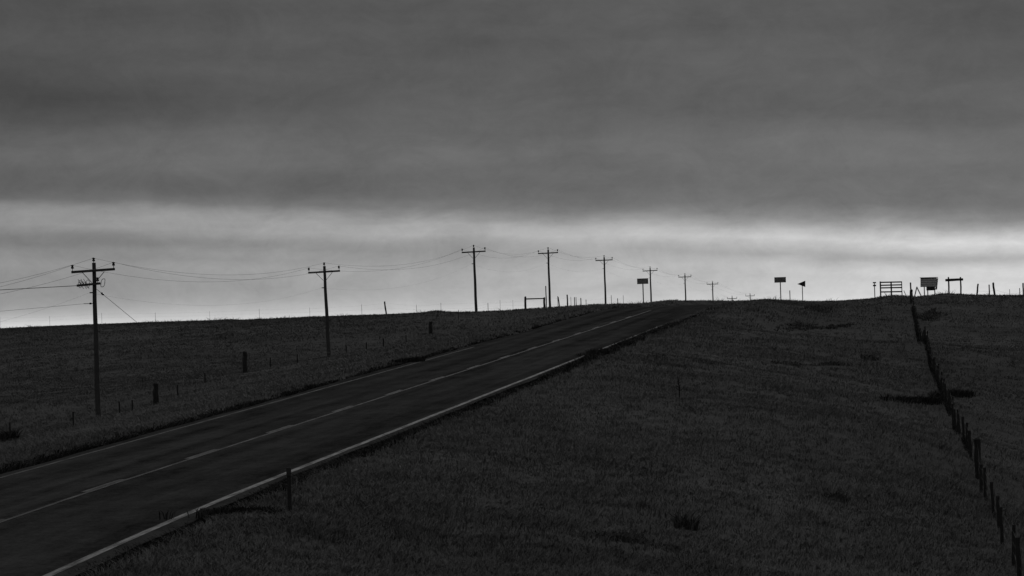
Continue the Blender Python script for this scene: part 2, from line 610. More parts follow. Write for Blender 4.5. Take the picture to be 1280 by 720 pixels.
# ------------------------------------------------------------------ weed patches one can point at
def weed_patch(px, py, wpx, deep, tall, n_, label, slope=1.4, group='dark weed patches in the right-hand field', name='weed_patch', m='patch_weed'):
    c = hit(px, py)
    half = wpx / 2 / (F / c.y)
    kc = max(3, int(n_ / 26))            # the patch is a few ragged clumps grown together
    cu = np.r_[0.0, rng.uniform(-1, 1, kc - 1)]; cv = np.r_[0.0, rng.normal(0, 0.4, kc - 1)]
    cr = rng.uniform(0.12, 0.42, kc)
    w_ = cr / cr.sum()
    k_ = rng.choice(kc, n_, p=w_)
    x = c.x + (cu[k_] + rng.standard_t(4, n_) * 0.6 * cr[k_]) * half
    y = c.y + (cv[k_] + rng.normal(0, 0.9, n_) * cr[k_]) * deep + (x - c.x) * slope
    r = 0.45 + 0.6 * cr[k_] / cr.max()
    h = 0.8 * tall * (0.45 + 0.75 * rng.random(n_)) * r
    z = H(x, y) - c.z
    v, tri, sh = blades(x - c.x, y - c.y, z, h, np.full(n_, 0.035 * max(1, c.y / 90)), np.full(n_, 0.14), 0.8, 8)
    me = np_mesh(name, v, tri, m, 3)
    a = me.attributes.new('shade', 'FLOAT', 'POINT'); a.data.foreach_set('value', sh.astype(np.float32))
    o = link(name, me, loc=c)
    return tag(o, label, 'weed patch', group)


weed_patch(1048, 628, 34, 0.5, 0.26, 50, 'small dark weed patch at bottom right, nearest the wire fence posts', 0.0)
weed_patch(864, 664, 22, 0.6, 0.42, 60, 'dense dark upright weed clump in the foreground field, lower middle right', 0.0)
weed_patch(826, 684, 110, 0.8, 0.16, 130, 'low wide dark weed streak just below the upright foreground clump', 0.5)
weed_patch(1146, 505, 74, 0.7, 0.36, 340, 'dark weed strip ending at the left side of the wire fence', 2.1, m='weed')
weed_patch(1192, 495, 60, 0.7, 0.36, 300, 'dark weed strip running off to the right of the wire fence', 2.1, m='weed')
weed_patch(1094, 450, 36, 1.0, 0.3, 120, 'small flat dark weed patch left of the fence, halfway up the hill')
weed_patch(1022, 388, 30, 4, 0.4, 150, 'dark weeds standing in for a shaded hollow just under the crest near the triangular sign')  # dark blades added for the shade of a dip the land lacks
weed_patch(1010, 410, 120, 1.6, 0.17, 170, 'long thin dark weed band below the crest hollow')
weed_patch(1160, 397, 34, 3.0, 0.4, 120, 'dark weed clump right of the upper end of the wire fence')
weed_patch(1030, 456, 110, 1.0, 0.16, 160, 'faint broken weed band in the middle of the right-hand slope')
weed_patch(306, 642, 80, 0.35, 0.2, 230, 'black weed clump at the road edge beside the marker post', slope=0.0, group='dark weed clumps beside the road', m='weed')
weed_patch(508, 452, 36, 0.3, 0.22, 160, 'dark weed clump on the left road edge halfway up the hill', slope=0.0, group='dark weed clumps beside the road', m='weed')
weed_patch(12, 551, 26, 0.8, 0.6, 90, 'dark bushy weed clump at the far left edge beside a fence post', slope=0.0, group='dark weed clumps beside the road', m='weed')
weed_patch(748, 443, 22, 1.2, 0.3, 130, 'dark weed clump on the right road edge near the crest', slope=0.0, group='dark weed clumps beside the road', m='weed')


def stalk(px, py, hpx, label):
    c = hit(px, py)
    hm = hpx / (F / c.y)
    b = MB()
    b.tube([(0, 0, -0.1), (0.02, 0, hm * 0.5), (-0.03, 0, hm)], [0.022, 0.018, 0.008], 5)
    for k in range(14):
        z = hm * (0.35 + 0.62 * k / 14); an = k * 2.4
        L = 0.16 * (1.15 - z / hm)
        b.tube([(0, 0, z), (L * math.cos(an), L * math.sin(an), z + L * 0.7)], [0.012, 0.004], 4)
    o = b.build('weed_stalk', 'weed', loc=c)
    return tag(o, label, 'weed')


stalk(849, 499, 28, 'single tall dry weed stalk standing alone in the right-hand field')


# ------------------------------------------------------------------ utility poles
ARM = 2.36
INS = MB()
INS.tube([(0, 0, 0), (0, 0, 0.14)], 0.018, 6)
INS.tube([(0, 0, 0.12), (0, 0, 0.15), (0, 0, 0.20), (0, 0, 0.23), (0, 0, 0.29), (0, 0, 0.32)], [0.05, 0.085, 0.075, 0.05, 0.09, 0.05], 10)
INS = INS.mesh('insulator', 'porcelain')
ARMM = MB().box((0, 0, 0), (ARM, 0.10, 0.13)).mesh('crossarm', 'pole_wood')


def brace_mesh(sx):
    return MB().tube([(sx * 0.60, 0, -0.07), (sx * 0.10, 0, -0.62)], 0.018, 6).mesh('brace', 'dark_metal')


BR = {-1: brace_mesh(-1), 1: brace_mesh(1)}
YAW = -math.atan(KD)


def utility_pole(px, ptop, lean, armtilt, label, d=None, ztop=None, near=False):
    a, b = ray(px, ptop)
    if d is None:
        d = line_d(px, ptop, PX)
    top = Vector((a * d, d, b * d)) if ztop is None else Vector((PX + KD * d, d, ztop))
    gz = h1(top.x, top.y)
    L = top.z - gz
    base = Vector((top.x + lean * L, top.y, gz))
    root = empty('utility_pole', base, YAW)
    root.rotation_euler = (0, -math.atan(lean), YAW)
    tag(root, label, 'utility pole', 'utility poles running up the hill beside the road')
    Lb = L - 0.27                       # wood ends under the pole-top insulator
    r0 = 0.15
    k = 9
    MB().tube([(0.012 * math.sin(i * 1.7), 0.01 * math.cos(i * 2.1), -0.6 + (Lb + 0.6) * i / k) for i in range(k + 1)],
              [r0 - 0.05 * i / k for i in range(k + 1)], 12, 0.05).build('shaft', 'pole_wood', root)
    za = Lb - 0.42
    arm = link('crossarm', ARMM, root, (0, -0.15, za), (0, -armtilt, 0))
    br = [link('brace', BR[s], root, (0, -0.13, za)) for s in (-1, 1)]
    ins = []
    for s in (-1, 1):
        ins.append(link('insulator', INS, root, (s * (ARM / 2 - 0.06), -0.15, za + 0.06 + s * ARM / 2 * armtilt)))
    link('insulator', INS, root, (0, 0, Lb - 0.05))
    MB().box((-0.19, 0, 0), (0.16, 0.05, 0.06)).build('neutral_bracket', 'dark_metal', root, (0, 0, za - 1.15))
    M_ = Matrix.Translation(base) @ root.rotation_euler.to_matrix().to_4x4()
    pts = {'l': M_ @ Vector((-(ARM / 2 - 0.06), -0.15, za + 0.36 - ARM / 2 * armtilt)),
           'r': M_ @ Vector((ARM / 2 - 0.06, -0.15, za + 0.36 + ARM / 2 * armtilt)),
           't': M_ @ Vector((0, 0, Lb + 0.24)), 'n': M_ @ Vector((-0.27, 0, za - 1.15))}
    if near:
        z2 = za - 0.72
        MB().box((0, 0, 0), (1.28, 0.10, 0.12)).build('lower_crossarm', 'pole_wood', root, (-0.26, -0.17, z2), (0, -0.06, 0))
        link('insulator', INS, root, (0.24, -0.17, z2 + 0.04))
        # strain insulator strings and jumper loops at the lower arm
        for dx in (-0.66, -0.5, -0.36):
            s_ = MB()
            s_.tube([(dx - 0.17, -0.17, z2 + 0.30), (dx + 0.12, -0.17, z2 - 0.22)], 0.014, 5)
            for q_ in (0.3, 0.42, 0.54):
                p = Vector((dx - 0.17, -0.17, z2 + 0.30)).lerp(Vector((dx + 0.12, -0.17, z2 - 0.22)), q_)
                s_.tube([p, p + Vector((0.012, 0, -0.022))], [0.05, 0.05], 8)
            s_.build('strain_insulator', 'dark_metal', root)
        g = MB(); loop = []
        for i in range(25):
            an = 2 * math.pi * i / 24
            c_, s2 = math.cos(an), math.sin(an)
            loop.append((0.52 + 0.10 * math.copysign(abs(c_) ** 0.6, c_) + 0.05 * s2, -0.17, z2 + 0.06 + 0.21 * math.copysign(abs(s2) ** 0.6, s2)))
        g.tube(loop, 0.016, 5).build('jumper_loop', 'dark_metal', root)
        for px0 in (-0.72, -0.3):
            loop = [(px0 + 0.10 * math.cos(2 * math.pi * i / 20), -0.17, z2 + 0.04 + 0.2 * math.sin(2 * math.pi * i / 20)) for i in range(21)]
            MB().tube(loop, 0.013, 5).build('jumper_loop', 'dark_metal', root)
        MB().box((-0.36, 0, 0), (0.5, 0.03, 0.03)).box((-0.24, 0, 0), (0.1, 0.09, 0.09)).build('service_bracket', 'dark_metal', root, (0, 0, za - 1.72))
        pts['s'] = M_ @ Vector((-0.88, -0.17, z2 - 0.04))
        pts['m'] = M_ @ Vector((-0.6, 0, za - 1.72))
        pts['g'] = M_ @ Vector((0.12, 0, za - 0.98))
    pts['d'] = d
    return pts


ORD = [
    (117, 322, 0.0, 0.035, 'nearest utility pole at far left, with a second short crossarm and looped jumpers'),
    (405, 328, 0.022, 0.004, 'second utility pole from the left, leaning, its foot in the grass of the left slope'),
    (592, 306, 0.008, 0.015, 'tall utility pole on the crest left of the low wooden brace frame'),
    (685, 309, 0.003, 0.015, 'utility pole directly right of the low wooden brace frame on the crest'),
    (755, 319, 0.003, 0.012, 'utility pole between the brace frame and the left-hand road sign'),
    (812.5, 333, 0.002, 0.015, 'utility pole close behind the left-hand rectangular road sign'),
    (856, 341.5, 0.003, 0.0, 'smaller utility pole next right of the left-hand road sign'),
    (890.5, 351, 0.0, 0.0, 'small distant utility pole, the last to show a clear shaft above the crest'),
    (915, 369.5, 0.0, 0.0, 'barely showing top of a distant utility pole, only its arm ends over the crest'),
    (937.5, 366.5, 0.0, 0.0, 'distant utility pole top with only its crossarm showing above the crest'),
]
pole_pts = []
for i, (px, py, ln, tilt, lab) in enumerate(ORD):
    d = None
    if i == 8: d = 640.0
    if i == 9: d = 700.0
    pole_pts.append(utility_pole(px, py, ln, tilt, lab, d=d, near=(i == 0)))
print('pole distances', [round(p['d'], 1) for p in pole_pts])
first = utility_pole(0, 0, 0, 0, 'utility pole next before the nearest one, beyond the left edge of the photo', d=84.0, ztop=2.4)


def span(a, b, sag, k=22):
    return [a.lerp(b, i / k) - Vector((0, 0, 4 * sag * (i / k) * (1 - i / k))) for i in range(k + 1)]


SAG = [1.35, 0.95, 1.0, 0.9, 0.7, 0.7, 0.7, 0.7, 0.7, 0.7]
for key, rad, lab in (('l', 0.0065, 'overhead wire strung along the left ends of the crossarms'),
                      ('t', 0.0065, 'overhead wire carried by the insulators on the pole tops'),
                      ('r', 0.0065, 'overhead wire strung along the right ends of the crossarms'),
                      ('n', 0.003, 'lowest overhead wire on the brackets below the crossarms')):
    chain = [first] + pole_pts[:8] + [pole_pts[9]]
    pts = []
    for i in range(len(chain) - 1):
        pts += span(chain[i][key], chain[i + 1][key], SAG[i] * (0.93 if key == 't' else 1))[0 if i == 0 else 1:]
    o = MB().tube(pts, rad, 5).build('power_wire', 'wire')
    tag(o, lab, 'wire', 'overhead wires strung between the utility poles')

p1 = pole_pts[0]
end = Vector((-75, 150, 3.2))
o = MB().tube(span(p1['s'], end, 0.25), 0.018, 6).build('service_cable', 'wire')
tag(o, 'thick dark cable leaving the lower crossarm of the nearest pole to the left', 'cable')
o = MB().tube(span(p1['m'], Vector((-75, 152, 1.4)), 0.5), 0.007, 5).build('service_wire', 'wire')
tag(o, 'thin wire leaving the bracket low on the nearest pole to the left', 'wire')
anchor = hit(262, 474)
gw = empty('guy_wire', anchor)
tag(gw, 'slanting guy wire bracing the nearest utility pole down to the grass', 'guy wire')
gd = p1['g'] - anchor
MB().tube([(0, 0, -0.2), gd], 0.012, 5).build('strand', 'wire', gw)
gi = gd * 0.955
MB().tube([gi - gd.normalized() * 0.14, gi - gd.normalized() * 0.1, gi + gd.normalized() * 0.1, gi + gd.normalized() * 0.14], [0.03, 0.06, 0.06, 0.03], 8).build('strain_insulator', 'porcelain', gw)


# ------------------------------------------------------------------ wire fences
def post_mesh(hm, r, lean=0.0, steel=False, knob=True):
    b = MB()
    if steel:   # T section stake
        b.box((lean * hm / 2, 0, hm / 2 - 0.2), (r * 1.6, r * 0.5, hm + 0.4), Matrix.Rotation(math.atan(lean), 3, 'Y'))
        b.box((lean * hm / 2, r * 0.75, hm / 2 - 0.2), (r * 0.45, r, hm + 0.4), Matrix.Rotation(math.atan(lean), 3, 'Y'))
    else:
        k = 5
        b.tube([(lean * hm * i / k + r * 0.12 * math.sin(i * 2.2 + hm * 9), r * 0.1 * math.cos(i * 1.7 + hm * 5), -0.4 * (i == 0) + hm * i / k) for i in range(k + 1)] +
               [(lean * hm, 0, hm + r * 0.25)], [r * 1.05, r, r * 0.97, r * 1.02, r * 0.93, r * 0.95, r * 0.6], 9, 0.16)
    return b


def wires(root, org, tops, fr, rad=0.005, name='wire'):
    """one child per strand, through every post at a fraction of its height"""
    for f_ in fr:
        pts = []
        for (p, hm) in tops:
            pts.append(p + Vector((0, 0, hm * f_)) - org)
        MB().tube(pts, rad, 4).build(name, 'dark_metal', root)


def fence(label, posts, fr, rad=0.005, group=None):
    """posts: (ground point, height, radius, lean, steel, part label)"""
    org = posts[0][0].copy()
    root = empty('wire_fence', org)
    tag(root, label, 'fence', group)
    for (p, hm, r, ln, st, lab) in posts:
        o = post_mesh(hm, r, ln, st).build('post', 'dark_metal' if st else 'post_wood', root, p - org)
        if lab: o['label'] = lab
    wires(root, org, [(p, hm) for (p, hm, *_r) in posts], fr, rad)
    return root


# right-hand fence climbing the hill
ps = []
bigd = False
d = 52.0
i = 0
while d < 195:
    x = fence_x(d) + random.uniform(-0.05, 0.05)
    big = not bigd and d > 86
    hm = random.uniform(0.92, 1.05) if d < 86 else random.uniform(0.8, 1.0)
    r = random.uniform(0.042, 0.058) if d < 95 else random.uniform(0.035, 0.05)
    lab = None
    if big:
        hm, r, lab, bigd = 1.25, 0.11, 'thick tall wooden post', True
    ps.append((Vector((x, d, h1(x, d))), hm, r, random.uniform(-0.05, 0.05), False, lab))
    d += random.uniform(3.2, 3.7) if d < 88 else random.uniform(2.3, 2.9); i += 1
top = at(1139, 378, 206)
gz = h1(top.x, 206)
ps.append((Vector((top.x * 204.5 / 206 + 0.03, 204.5, h1(top.x, 204.5))), at(1139, 361, 204.5).z - gz, 0.12, 0, False, 'thick end post on the crest'))
ps.append((Vector((top.x, 206, gz)), at(1139, 353.4, 206).z - gz, 0.06, 0, False, 'tall stake standing against the sky'))
fence('wire fence of dark wooden posts climbing the right-hand slope to the crest', ps, (0.35, 0.6, 0.88), 0.003)

# roadside fence on the left, carried on over the crest
ps = []
for px, py0, py1, r, st, lab in (
        (13, 528, 551, 0.04, False, None), (92, 515, 531, 0.05, True, None), (150, 502, 517, 0.05, True, None), (166, 500, 514, 0.05, True, None),
        (195, 480, 508, 0.15, False, 'thick round wooden post'), (222, 481, 494, 0.045, True, None), (257, 478, 489, 0.05, True, None),
        (306, 440, 466, 0.14, False, 'thick round wooden post'), (338, 447, 460, 0.045, True, None), (372, 443, 456, 0.045, True, None), (433, 433, 445, 0.05, False, None),
        (458, 428, 439, 0.05, False, None), (480, 426, 447, 0.06, False, None), (508, 423, 434, 0.045, True, None), (538.5, 405.5, 421, 0.15, False, 'thick round wooden post')):
    d = line_d(px, py1, FX)
    x = ray(px, py1)[0] * d
    g = h1(x, d)
    hm = max((py1 - py0) / F * d, 0.55)
    hm = max(hm, min(at(px, py0, d).z - g, 1.7))
    ps.append((Vector((x, d, g)), hm, r, random.uniform(-0.03, 0.03), st, lab))
for px, pyt, r, ln in ((573, 388, .03, 0), (610, 383, .03, 0)):
    d = line_d(px, pyt, FX); p = at(px, pyt, d); g = h1(p.x, d)
    ps.append((Vector((p.x, d, g)), max(p.z - g, .9), r, ln, True, None))
for px, pyt, r, ln, wood in ((697, 370, .035, 0, 0), (701, 371, .07, -0.12, 1), (709, 368.5, .085, 0, 1), (713.5, 371, .03, 0, 0),
                             (718, 371.5, .05, 0, 1), (720, 371.5, .04, 0, 1), (726, 372.5, .06, 0, 1), (732.5, 374.5, .04, 0, 1), (764, 369, .04, 0, 0), (772, 373, .05, 0, 1), (779, 369, .03, 0, 0)):
    d = line_d(px, pyt, FX)
    p = at(px, pyt, d); g = h1(p.x, d)
    ps.append((Vector((p.x, d, g)), p.z - g, r, ln, not wood, None))
fence('roadside wire fence with a few thick posts, running up past the utility poles', ps, (0.4, 0.65, 0.9), 0.0025)

# cross fence of thin stakes along the left skyline
ps = []
for px, pyt, r, ln, wood, lab in ((-60, 396, 0.0135, 0, 0, None), (0, 396, 0.0135, 0, 0, None), (62, 395, 0.0135, 0, 0, None), (127, 391, 0.0158, 0, 0, None), (194, 390.5, 0.0180, 0, 0, None),
                                  (262, 389, 0.0135, 0, 0, None), (324, 386, 0.0180, 0, 0, None), (387, 384.5, 0.0158, 0, 0, None), (452, 380.5, 0.0203, 0, 0, None),
                                  (483, 377, .085, -0.12, 1, 'leaning wooden post'), (520.5, 381, 0.0203, 0, 0, None), (551, 378.5, 0.0203, 0, 0, None), (625, 375, 0.0180, 0, 0, None), (641, 375, 0.0135, 0, 0, None)):
    d = 305 - 0.02 * px
    p = at(px, pyt, d); g = h1(p.x, d)
    ps.append((Vector((p.x, d, g)), p.z - g, r, ln, not wood, lab))
fence('thin cross fence of slender stakes on the left skyline', ps, (0.6, 0.9), 0.002)

# cross fence along the right skyline
ps = []
for px, pyt, r, ln, st, lab in ((1222.5, 355, .075, 0.13, False, 'post leaning to the right'), (1236.4, 356, .055, 0, False, None), (1241.3, 353.5, .09, -0.10, False, 'thick post leaning to the left'),
                                (1262, 361.5, .025, 0, True, None), (1274.5, 360, .04, 0, True, None), (1278.8, 354, .07, 0, False, None), (1310, 356, .05, 0, True, None), (1345, 356, .05, 0, True, None)):
    d = 238.0
    p = at(px, pyt, d); g = h1(p.x, d)
    hm = p.z - g
    ps.append((Vector((p.x - ln * hm, d, g)), hm, r, ln, st, lab))
fence('short run of leaning posts and wire on the right skyline', ps, (0.3, 0.62), 0.005)


# ------------------------------------------------------------------ brace frames on the skyline
def brace_frame(label, d, xs, tops, beam, rpost, rbeam, group, over=0.0, extra=None):
    g = [at(x, y, d) for x, y in zip(xs, tops)]
    gz = [h1(p.x, d) for p in g]
    org = Vector((g[0].x, d, gz[0]))
    root = empty('brace_frame', org)
    tag(root, label, 'brace frame', group)
    for p, z in zip(g, gz):
        post_mesh(p.z - z, rpost, 0.0).build('post', 'post_wood', root, Vector((p.x, d, z)) - org)
    a, b = at(*beam[0], d - 0.12) - org, at(*beam[1], d - 0.12) - org
    MB().tube([a, a.lerp(b, 0.33), a.lerp(b, 0.66), b], [rbeam, rbeam * 1.05, rbeam * 0.97, rbeam * 0.95], 9, 0.12).build('beam', 'post_wood', root)
    if extra: extra(root, org, d)
    return root


def tall_stake(root, org, d):
    p = at(681.5, 357.5, d); z = h1(p.x, d)
    post_mesh(p.z - z, 0.06, 0.0).build('stake', 'post_wood', root, Vector((p.x + 0.06, d + 0.2, z)) - org)


brace_frame('low wooden brace frame with one tall stake, on the crest left of a utility pole', 290, (656.5, 680.2), (371, 372), ((655.5, 373.8), (681, 373)), 0.115, 0.065, 'wooden brace frames on the skyline', extra=tall_stake)
brace_frame('dark wooden brace frame with thick overhanging beam, right of the boarded panel', 236, (1185.6, 1200.6), (346.5, 346.5), ((1181.8, 350.2), (1203.8, 349.2)), 0.07, 0.11, 'wooden brace frames on the skyline')


# ------------------------------------------------------------------ road signs
def rect_sign(label, px0, px1, py0, py1, postx, d, m):
    cx, cy = (px0 + px1) / 2, (py0 + py1) / 2
    c = at(cx, cy, d)
    w, h = (px1 - px0) / F * d, (py1 - py0) / F * d
    pb = at(postx, py1, d)
    g = h1(pb.x, d)
    root = empty('road_sign', (pb.x, d, g), YAW)
    tag(root, label, 'road sign', 'rectangular road signs on the crest')
    zc = c.z - g
    MB().box((c.x - pb.x, -0.045, zc), (w, 0.012, h)).build('sign_panel', m, root)
    MB().box((0, 0, (zc + h * 0.4 - 0.4) / 2), (0.09, 0.07, zc + h * 0.4 + 0.4)).build('post', 'dark_metal', root)
    for s in (-1, 1):
        MB().box((c.x - pb.x, -0.028, zc + s * h * 0.25), (w * 0.8, 0.02, 0.05)).build('stiffener', 'dark_metal', root)


rect_sign('rectangular road sign on the left verge, close beside a utility pole', 796.4, 810.4, 348, 355, 803.6, 245, 'sign_face')
rect_sign('rectangular road sign left of the triangular sign on the crest', 968, 982.4, 346.4, 353.2, 975.4, 262, 'sign_face')
d = 285.0
tri = [at(996.5, 355, d), at(1006.6, 350.8, d), at(1006.6, 358.8, d)]
pb = at(1002.8, 357, d); g = h1(pb.x, d)
root = empty('pennant_sign', (pb.x, d, g), 0)
tag(root, 'dark triangular pennant sign pointing left on a thin post', 'road sign')
o_ = Vector((pb.x, d, g))
vs = [p - o_ + Vector((0, -0.05, 0)) for p in tri] + [p - o_ + Vector((0, -0.035, 0)) for p in tri]
MB().add(vs, [(0, 2, 1), (3, 4, 5), (0, 1, 4, 3), (1, 2, 5, 4), (2, 0, 3, 5)]).build('sign_panel', 'sign_back', root)
MB().box((0, 0, (pb.z - g - 0.4) / 2 + 0.1), (0.08, 0.06, pb.z - g + 0.6)).build('post', 'metal', root)

# thin bare stake between the two right-hand signs
d = 270.0
p = at(987.2, 363, d); g = h1(p.x, d)
o = post_mesh(p.z - g, 0.05, 0.0, True).build('marker_stake', 'metal', loc=(p.x, d, g))
tag(o, 'thin bare stake between the rectangular and triangular signs', 'stake')

# roadside marker post in the foreground
c = hit(363, 643, 45, 75)
root = empty('marker_post', c)
tag(root, 'dark roadside marker post standing alone right of the road in the foreground', 'marker post')
hm = 58 / F * c.y
MB().box((-0.005, 0, hm / 2 - 0.2), (0.085, 0.05, hm + 0.4)).build('post', 'post_wood', root)
MB().box((-0.005, -0.035, hm - 0.09), (0.10, 0.012, 0.16)).build('plate', 'sign_back', root)

# small double plate marker left of the gate
d = 232.0
pb = at(1093.6, 372, d); g = h1(pb.x, d)
root = empty('plate_marker', (pb.x, d, g))
tag(root, 'slim pale post carrying two small plates, left of the barred gate', 'marker post')
zt = at(1093.6, 352.2, d).z - g
MB().box((0, 0, zt / 2 - 0.2), (0.07, 0.05, zt + 0.36)).build('post', 'metal', root)
for yy, hh in ((353.3, 0.11), (356.9, 0.13)):
    MB().box((0, -0.04, at(1093.6, yy, d).z - g), (0.27, 0.02, hh)).build('plate', 'dark_metal', root)

# low box by its foot
d = 230.0
pb = at(1088.6, 371.5, d); g = h1(pb.x, d)
root = empty('utility_box', (pb.x, d, g))
tag(root, 'small low grey box on the crest at the foot of the plate marker', 'box')
MB().box((0, 0, 0.08), (0.30, 0.26, 0.46)).build('body', 'metal', root)
MB().box((0, 0, 0.325), (0.34, 0.30, 0.03)).build('lid', 'metal', root)

# barred gate
d = 226.0
L_, R_ = 1100.3, 1127.0
ga, gb = at(L_, 352.6, d), at(R_, 352.6, d)
g = min(h1(ga.x, d), h1(gb.x, d))
org = Vector((ga.x, d, g))
root = empty('barred_gate', org)
tag(root, 'dark gate of four horizontal bars standing on the crest', 'gate', None)
for x, r in ((L_, 0.055), (1113.8, 0.06), (R_, 0.035)):
    p = at(x, 351.8, d) - org
    MB().box((p.x, 0.0, p.z / 2 - 0.15), (r * 2, 0.06, p.z + 0.3)).build('upright', 'post_wood', root)
for yl, yr in ((353, 352.4), (356.7, 356), (359.9, 359.4), (365, 364.5)):
    a, b = at(L_ - 0.4, yl, d - 0.06) - org, at(R_ + 0.4, yr, d - 0.06) - org
    MB().box((a + b) / 2, ((b - a).length, 0.05, 0.11), Matrix.Rotation(-math.atan2(b.z - a.z, b.x - a.x), 3, 'Y')).build('bar', 'post_wood', root)

# A shaped timber prop behind the end post, and a slanting stick
d = 216.0
ap = at(1146, 358.5, d)
g = h1(ap.x, d)
root = empty('timber_prop', (ap.x, d, g))
tag(root, 'A shaped timber prop between the tall fence end post and the boarded panel', 'prop')
for fx in (1142.0, 1153.5):
    q_ = at(fx, 371, d)
    q_.z = h1(q_.x, d) - 0.15
    off = Vector((0, 0.07 if fx > 1150 else -0.04, 0))
    MB().tube([q_ - root.location + off, ap - root.location + off], 0.045, 7, 0.1).build('leg', 'board_wood', root)
a, b = at(1129.8, 363.2, d), at(1134, 370, d)
b.z = h1(b.x, d) - 0.1
o = MB().tube([b - a, (0, 0, 0)], 0.03, 6).build('slanting_stick', 'board_wood', loc=a)
tag(o, 'thin slanting stick in the grass left of the tall fence end post', 'stick')

# boarded panel on legs with a dark box hung under it
d = 233.0
pc = at(1160.8, 352.8, d)
g = h1(pc.x, d)
org = Vector((pc.x, d, g))
root = empty('boarded_panel', org)
tag(root, 'grey boarded panel on legs with a black box below, right of the timber prop', 'panel')
px_m = F / d
face = MB()
for k in range(5):
    y0 = 347.6 + k * 2.25
    a, b = at(1150.6, y0 + 1.1, d) - org, at(1170.6 - 0.25 * k, y0 + 0.8, d) - org
    face.box(((a + b) / 2) + Vector((0, 0.004 * (k % 2), 0)), ((b - a).length, 0.035, 2.2 / px_m), Matrix.Rotation(-math.atan2(b.z - a.z, b.x - a.x), 3, 'Y'))
face.build('board_face', 'board_wood', root)
a, b = at(1149.8, 347.3, d - 0.05) - org, at(1172.4, 346.7, d - 0.05) - org
MB().box((a + b) / 2, ((b - a).length, 0.07, 0.06), Matrix.Rotation(-math.atan2(b.z - a.z, b.x - a.x), 3, 'Y')).build('top_rail', 'post_wood', root)
# side wing turned away
w0, w1, w2, w3 = at(1170.7, 347.8, d) - org, at(1172.3, 347.8, d + 1.2) - org, at(1170.9, 362, d + 1.2) - org, at(1169.0, 362, d) - org
o3 = Vector((0.03, 0, 0))
MB().add([w0, w1, w2, w3, w0 + o3, w1 + o3, w2 + o3, w3 + o3], [(0, 3, 2, 1), (4, 5, 6, 7), (0, 1, 5, 4), (1, 2, 6, 5), (2, 3, 7, 6), (3, 0, 4, 7)]).build('side_wing', 'metal', root)
bc = at(1163.6, 360.4, d) - org
MB().box(bc + Vector((0, 0.25, 0)), (9.4 / px_m, 0.45, 5.2 / px_m)).build('lower_box', 'sign_back', root)
for x in (1155.4, 1159.6, 1168.4):
    p = at(x, 357, d) - org
    zb = h1(p.x + org.x, d) - g - 0.2
    MB().box((p.x, 0.08, (p.z + zb) / 2), (0.085, 0.06, p.z - zb)).build('leg', 'board_wood', root)

# ------------------------------------------------------------------ sky: Nishita under a closed deck of stratus
SUN_EL, SUN_AZ = math.radians(9), math.radians(8)     # hidden sun ahead, low behind the cloud
w = bpy.data.worlds.new('World'); S.world = w
w.use_nodes = True
nt = w.node_tree
nt.nodes.clear()
out = nt.nodes.new('ShaderNodeOutputWorld')
bg = nt.nodes.new('ShaderNodeBackground')
bg.inputs['Strength'].default_value = 0.1
nt.links.new(bg.outputs[0], out.inputs[0])
sky = nt.nodes.new('ShaderNodeTexSky'); sky.sky_type = 'NISHITA'
sky.sun_disc = False
sky.sun_elevation = SUN_EL; sky.sun_rotation = SUN_AZ
bw = nt.nodes.new('ShaderNodeRGBToBW'); nt.links.new(sky.outputs[0], bw.inputs[0])
tc = nt.nodes.new('ShaderNodeTexCoord')
sep = nt.nodes.new('ShaderNodeSeparateXYZ'); nt.links.new(tc.outputs['Generated'], sep.inputs[0])
DEG = 180 / math.pi
el = math_n(nt, 'MULTIPLY', math_n(nt, 'ARCSINE', sep.outputs['Z']), DEG)
az = math_n(nt, 'MULTIPLY', math_n(nt, 'ARCTAN2', sep.outputs['X'], sep.outputs['Y']), DEG)


def vec2(a, b):
    c = nt.nodes.new('ShaderNodeCombineXYZ')
    for i, v in enumerate((a, b)):
        if isinstance(v, (int, float)): c.inputs[i].default_value = v
        else: nt.links.new(v, c.inputs[i])
    return c.outputs[0]


def sn(sx, sy, detail, rough, seed, dist=0.0):
    t = nt.nodes.new('ShaderNodeTexNoise')
    t.inputs['Scale'].default_value = 1.0
    t.inputs['Detail'].default_value = detail
    t.inputs['Roughness'].default_value = rough
    t.inputs['Distortion'].default_value = dist
    nt.links.new(vec2(math_n(nt, 'MULTIPLY_ADD', az, sx, seed), math_n(nt, 'MULTIPLY', el, sy)), t.inputs['Vector'])
    return math_n(nt, 'SUBTRACT', t.outputs['Fac'], 0.5)


tilt = math_n(nt, 'MULTIPLY_ADD', az, 0.05, el)
warp = math_n(nt, 'ADD', math_n(nt, 'MULTIPLY', sn(0.16, 0.7, 5, 0.6, 11), 0.55), math_n(nt, 'MULTIPLY', sn(0.6, 2.2, 4, 0.6, 37), 0.22))
e2 = math_n(nt, 'ADD', tilt, warp)


def lin(s):
    s /= 255
    return s / 12.92 if s <= 0.04045 else ((s + 0.055) / 1.055) ** 2.4


def gauss(v, c, wd):
    t = math_n(nt, 'MULTIPLY', math_n(nt, 'SUBTRACT', v, c), 1 / wd)
    return math_n(nt, 'POWER', math.e, math_n(nt, 'MULTIPLY', math_n(nt, 'MULTIPLY', t, t), -1.0))


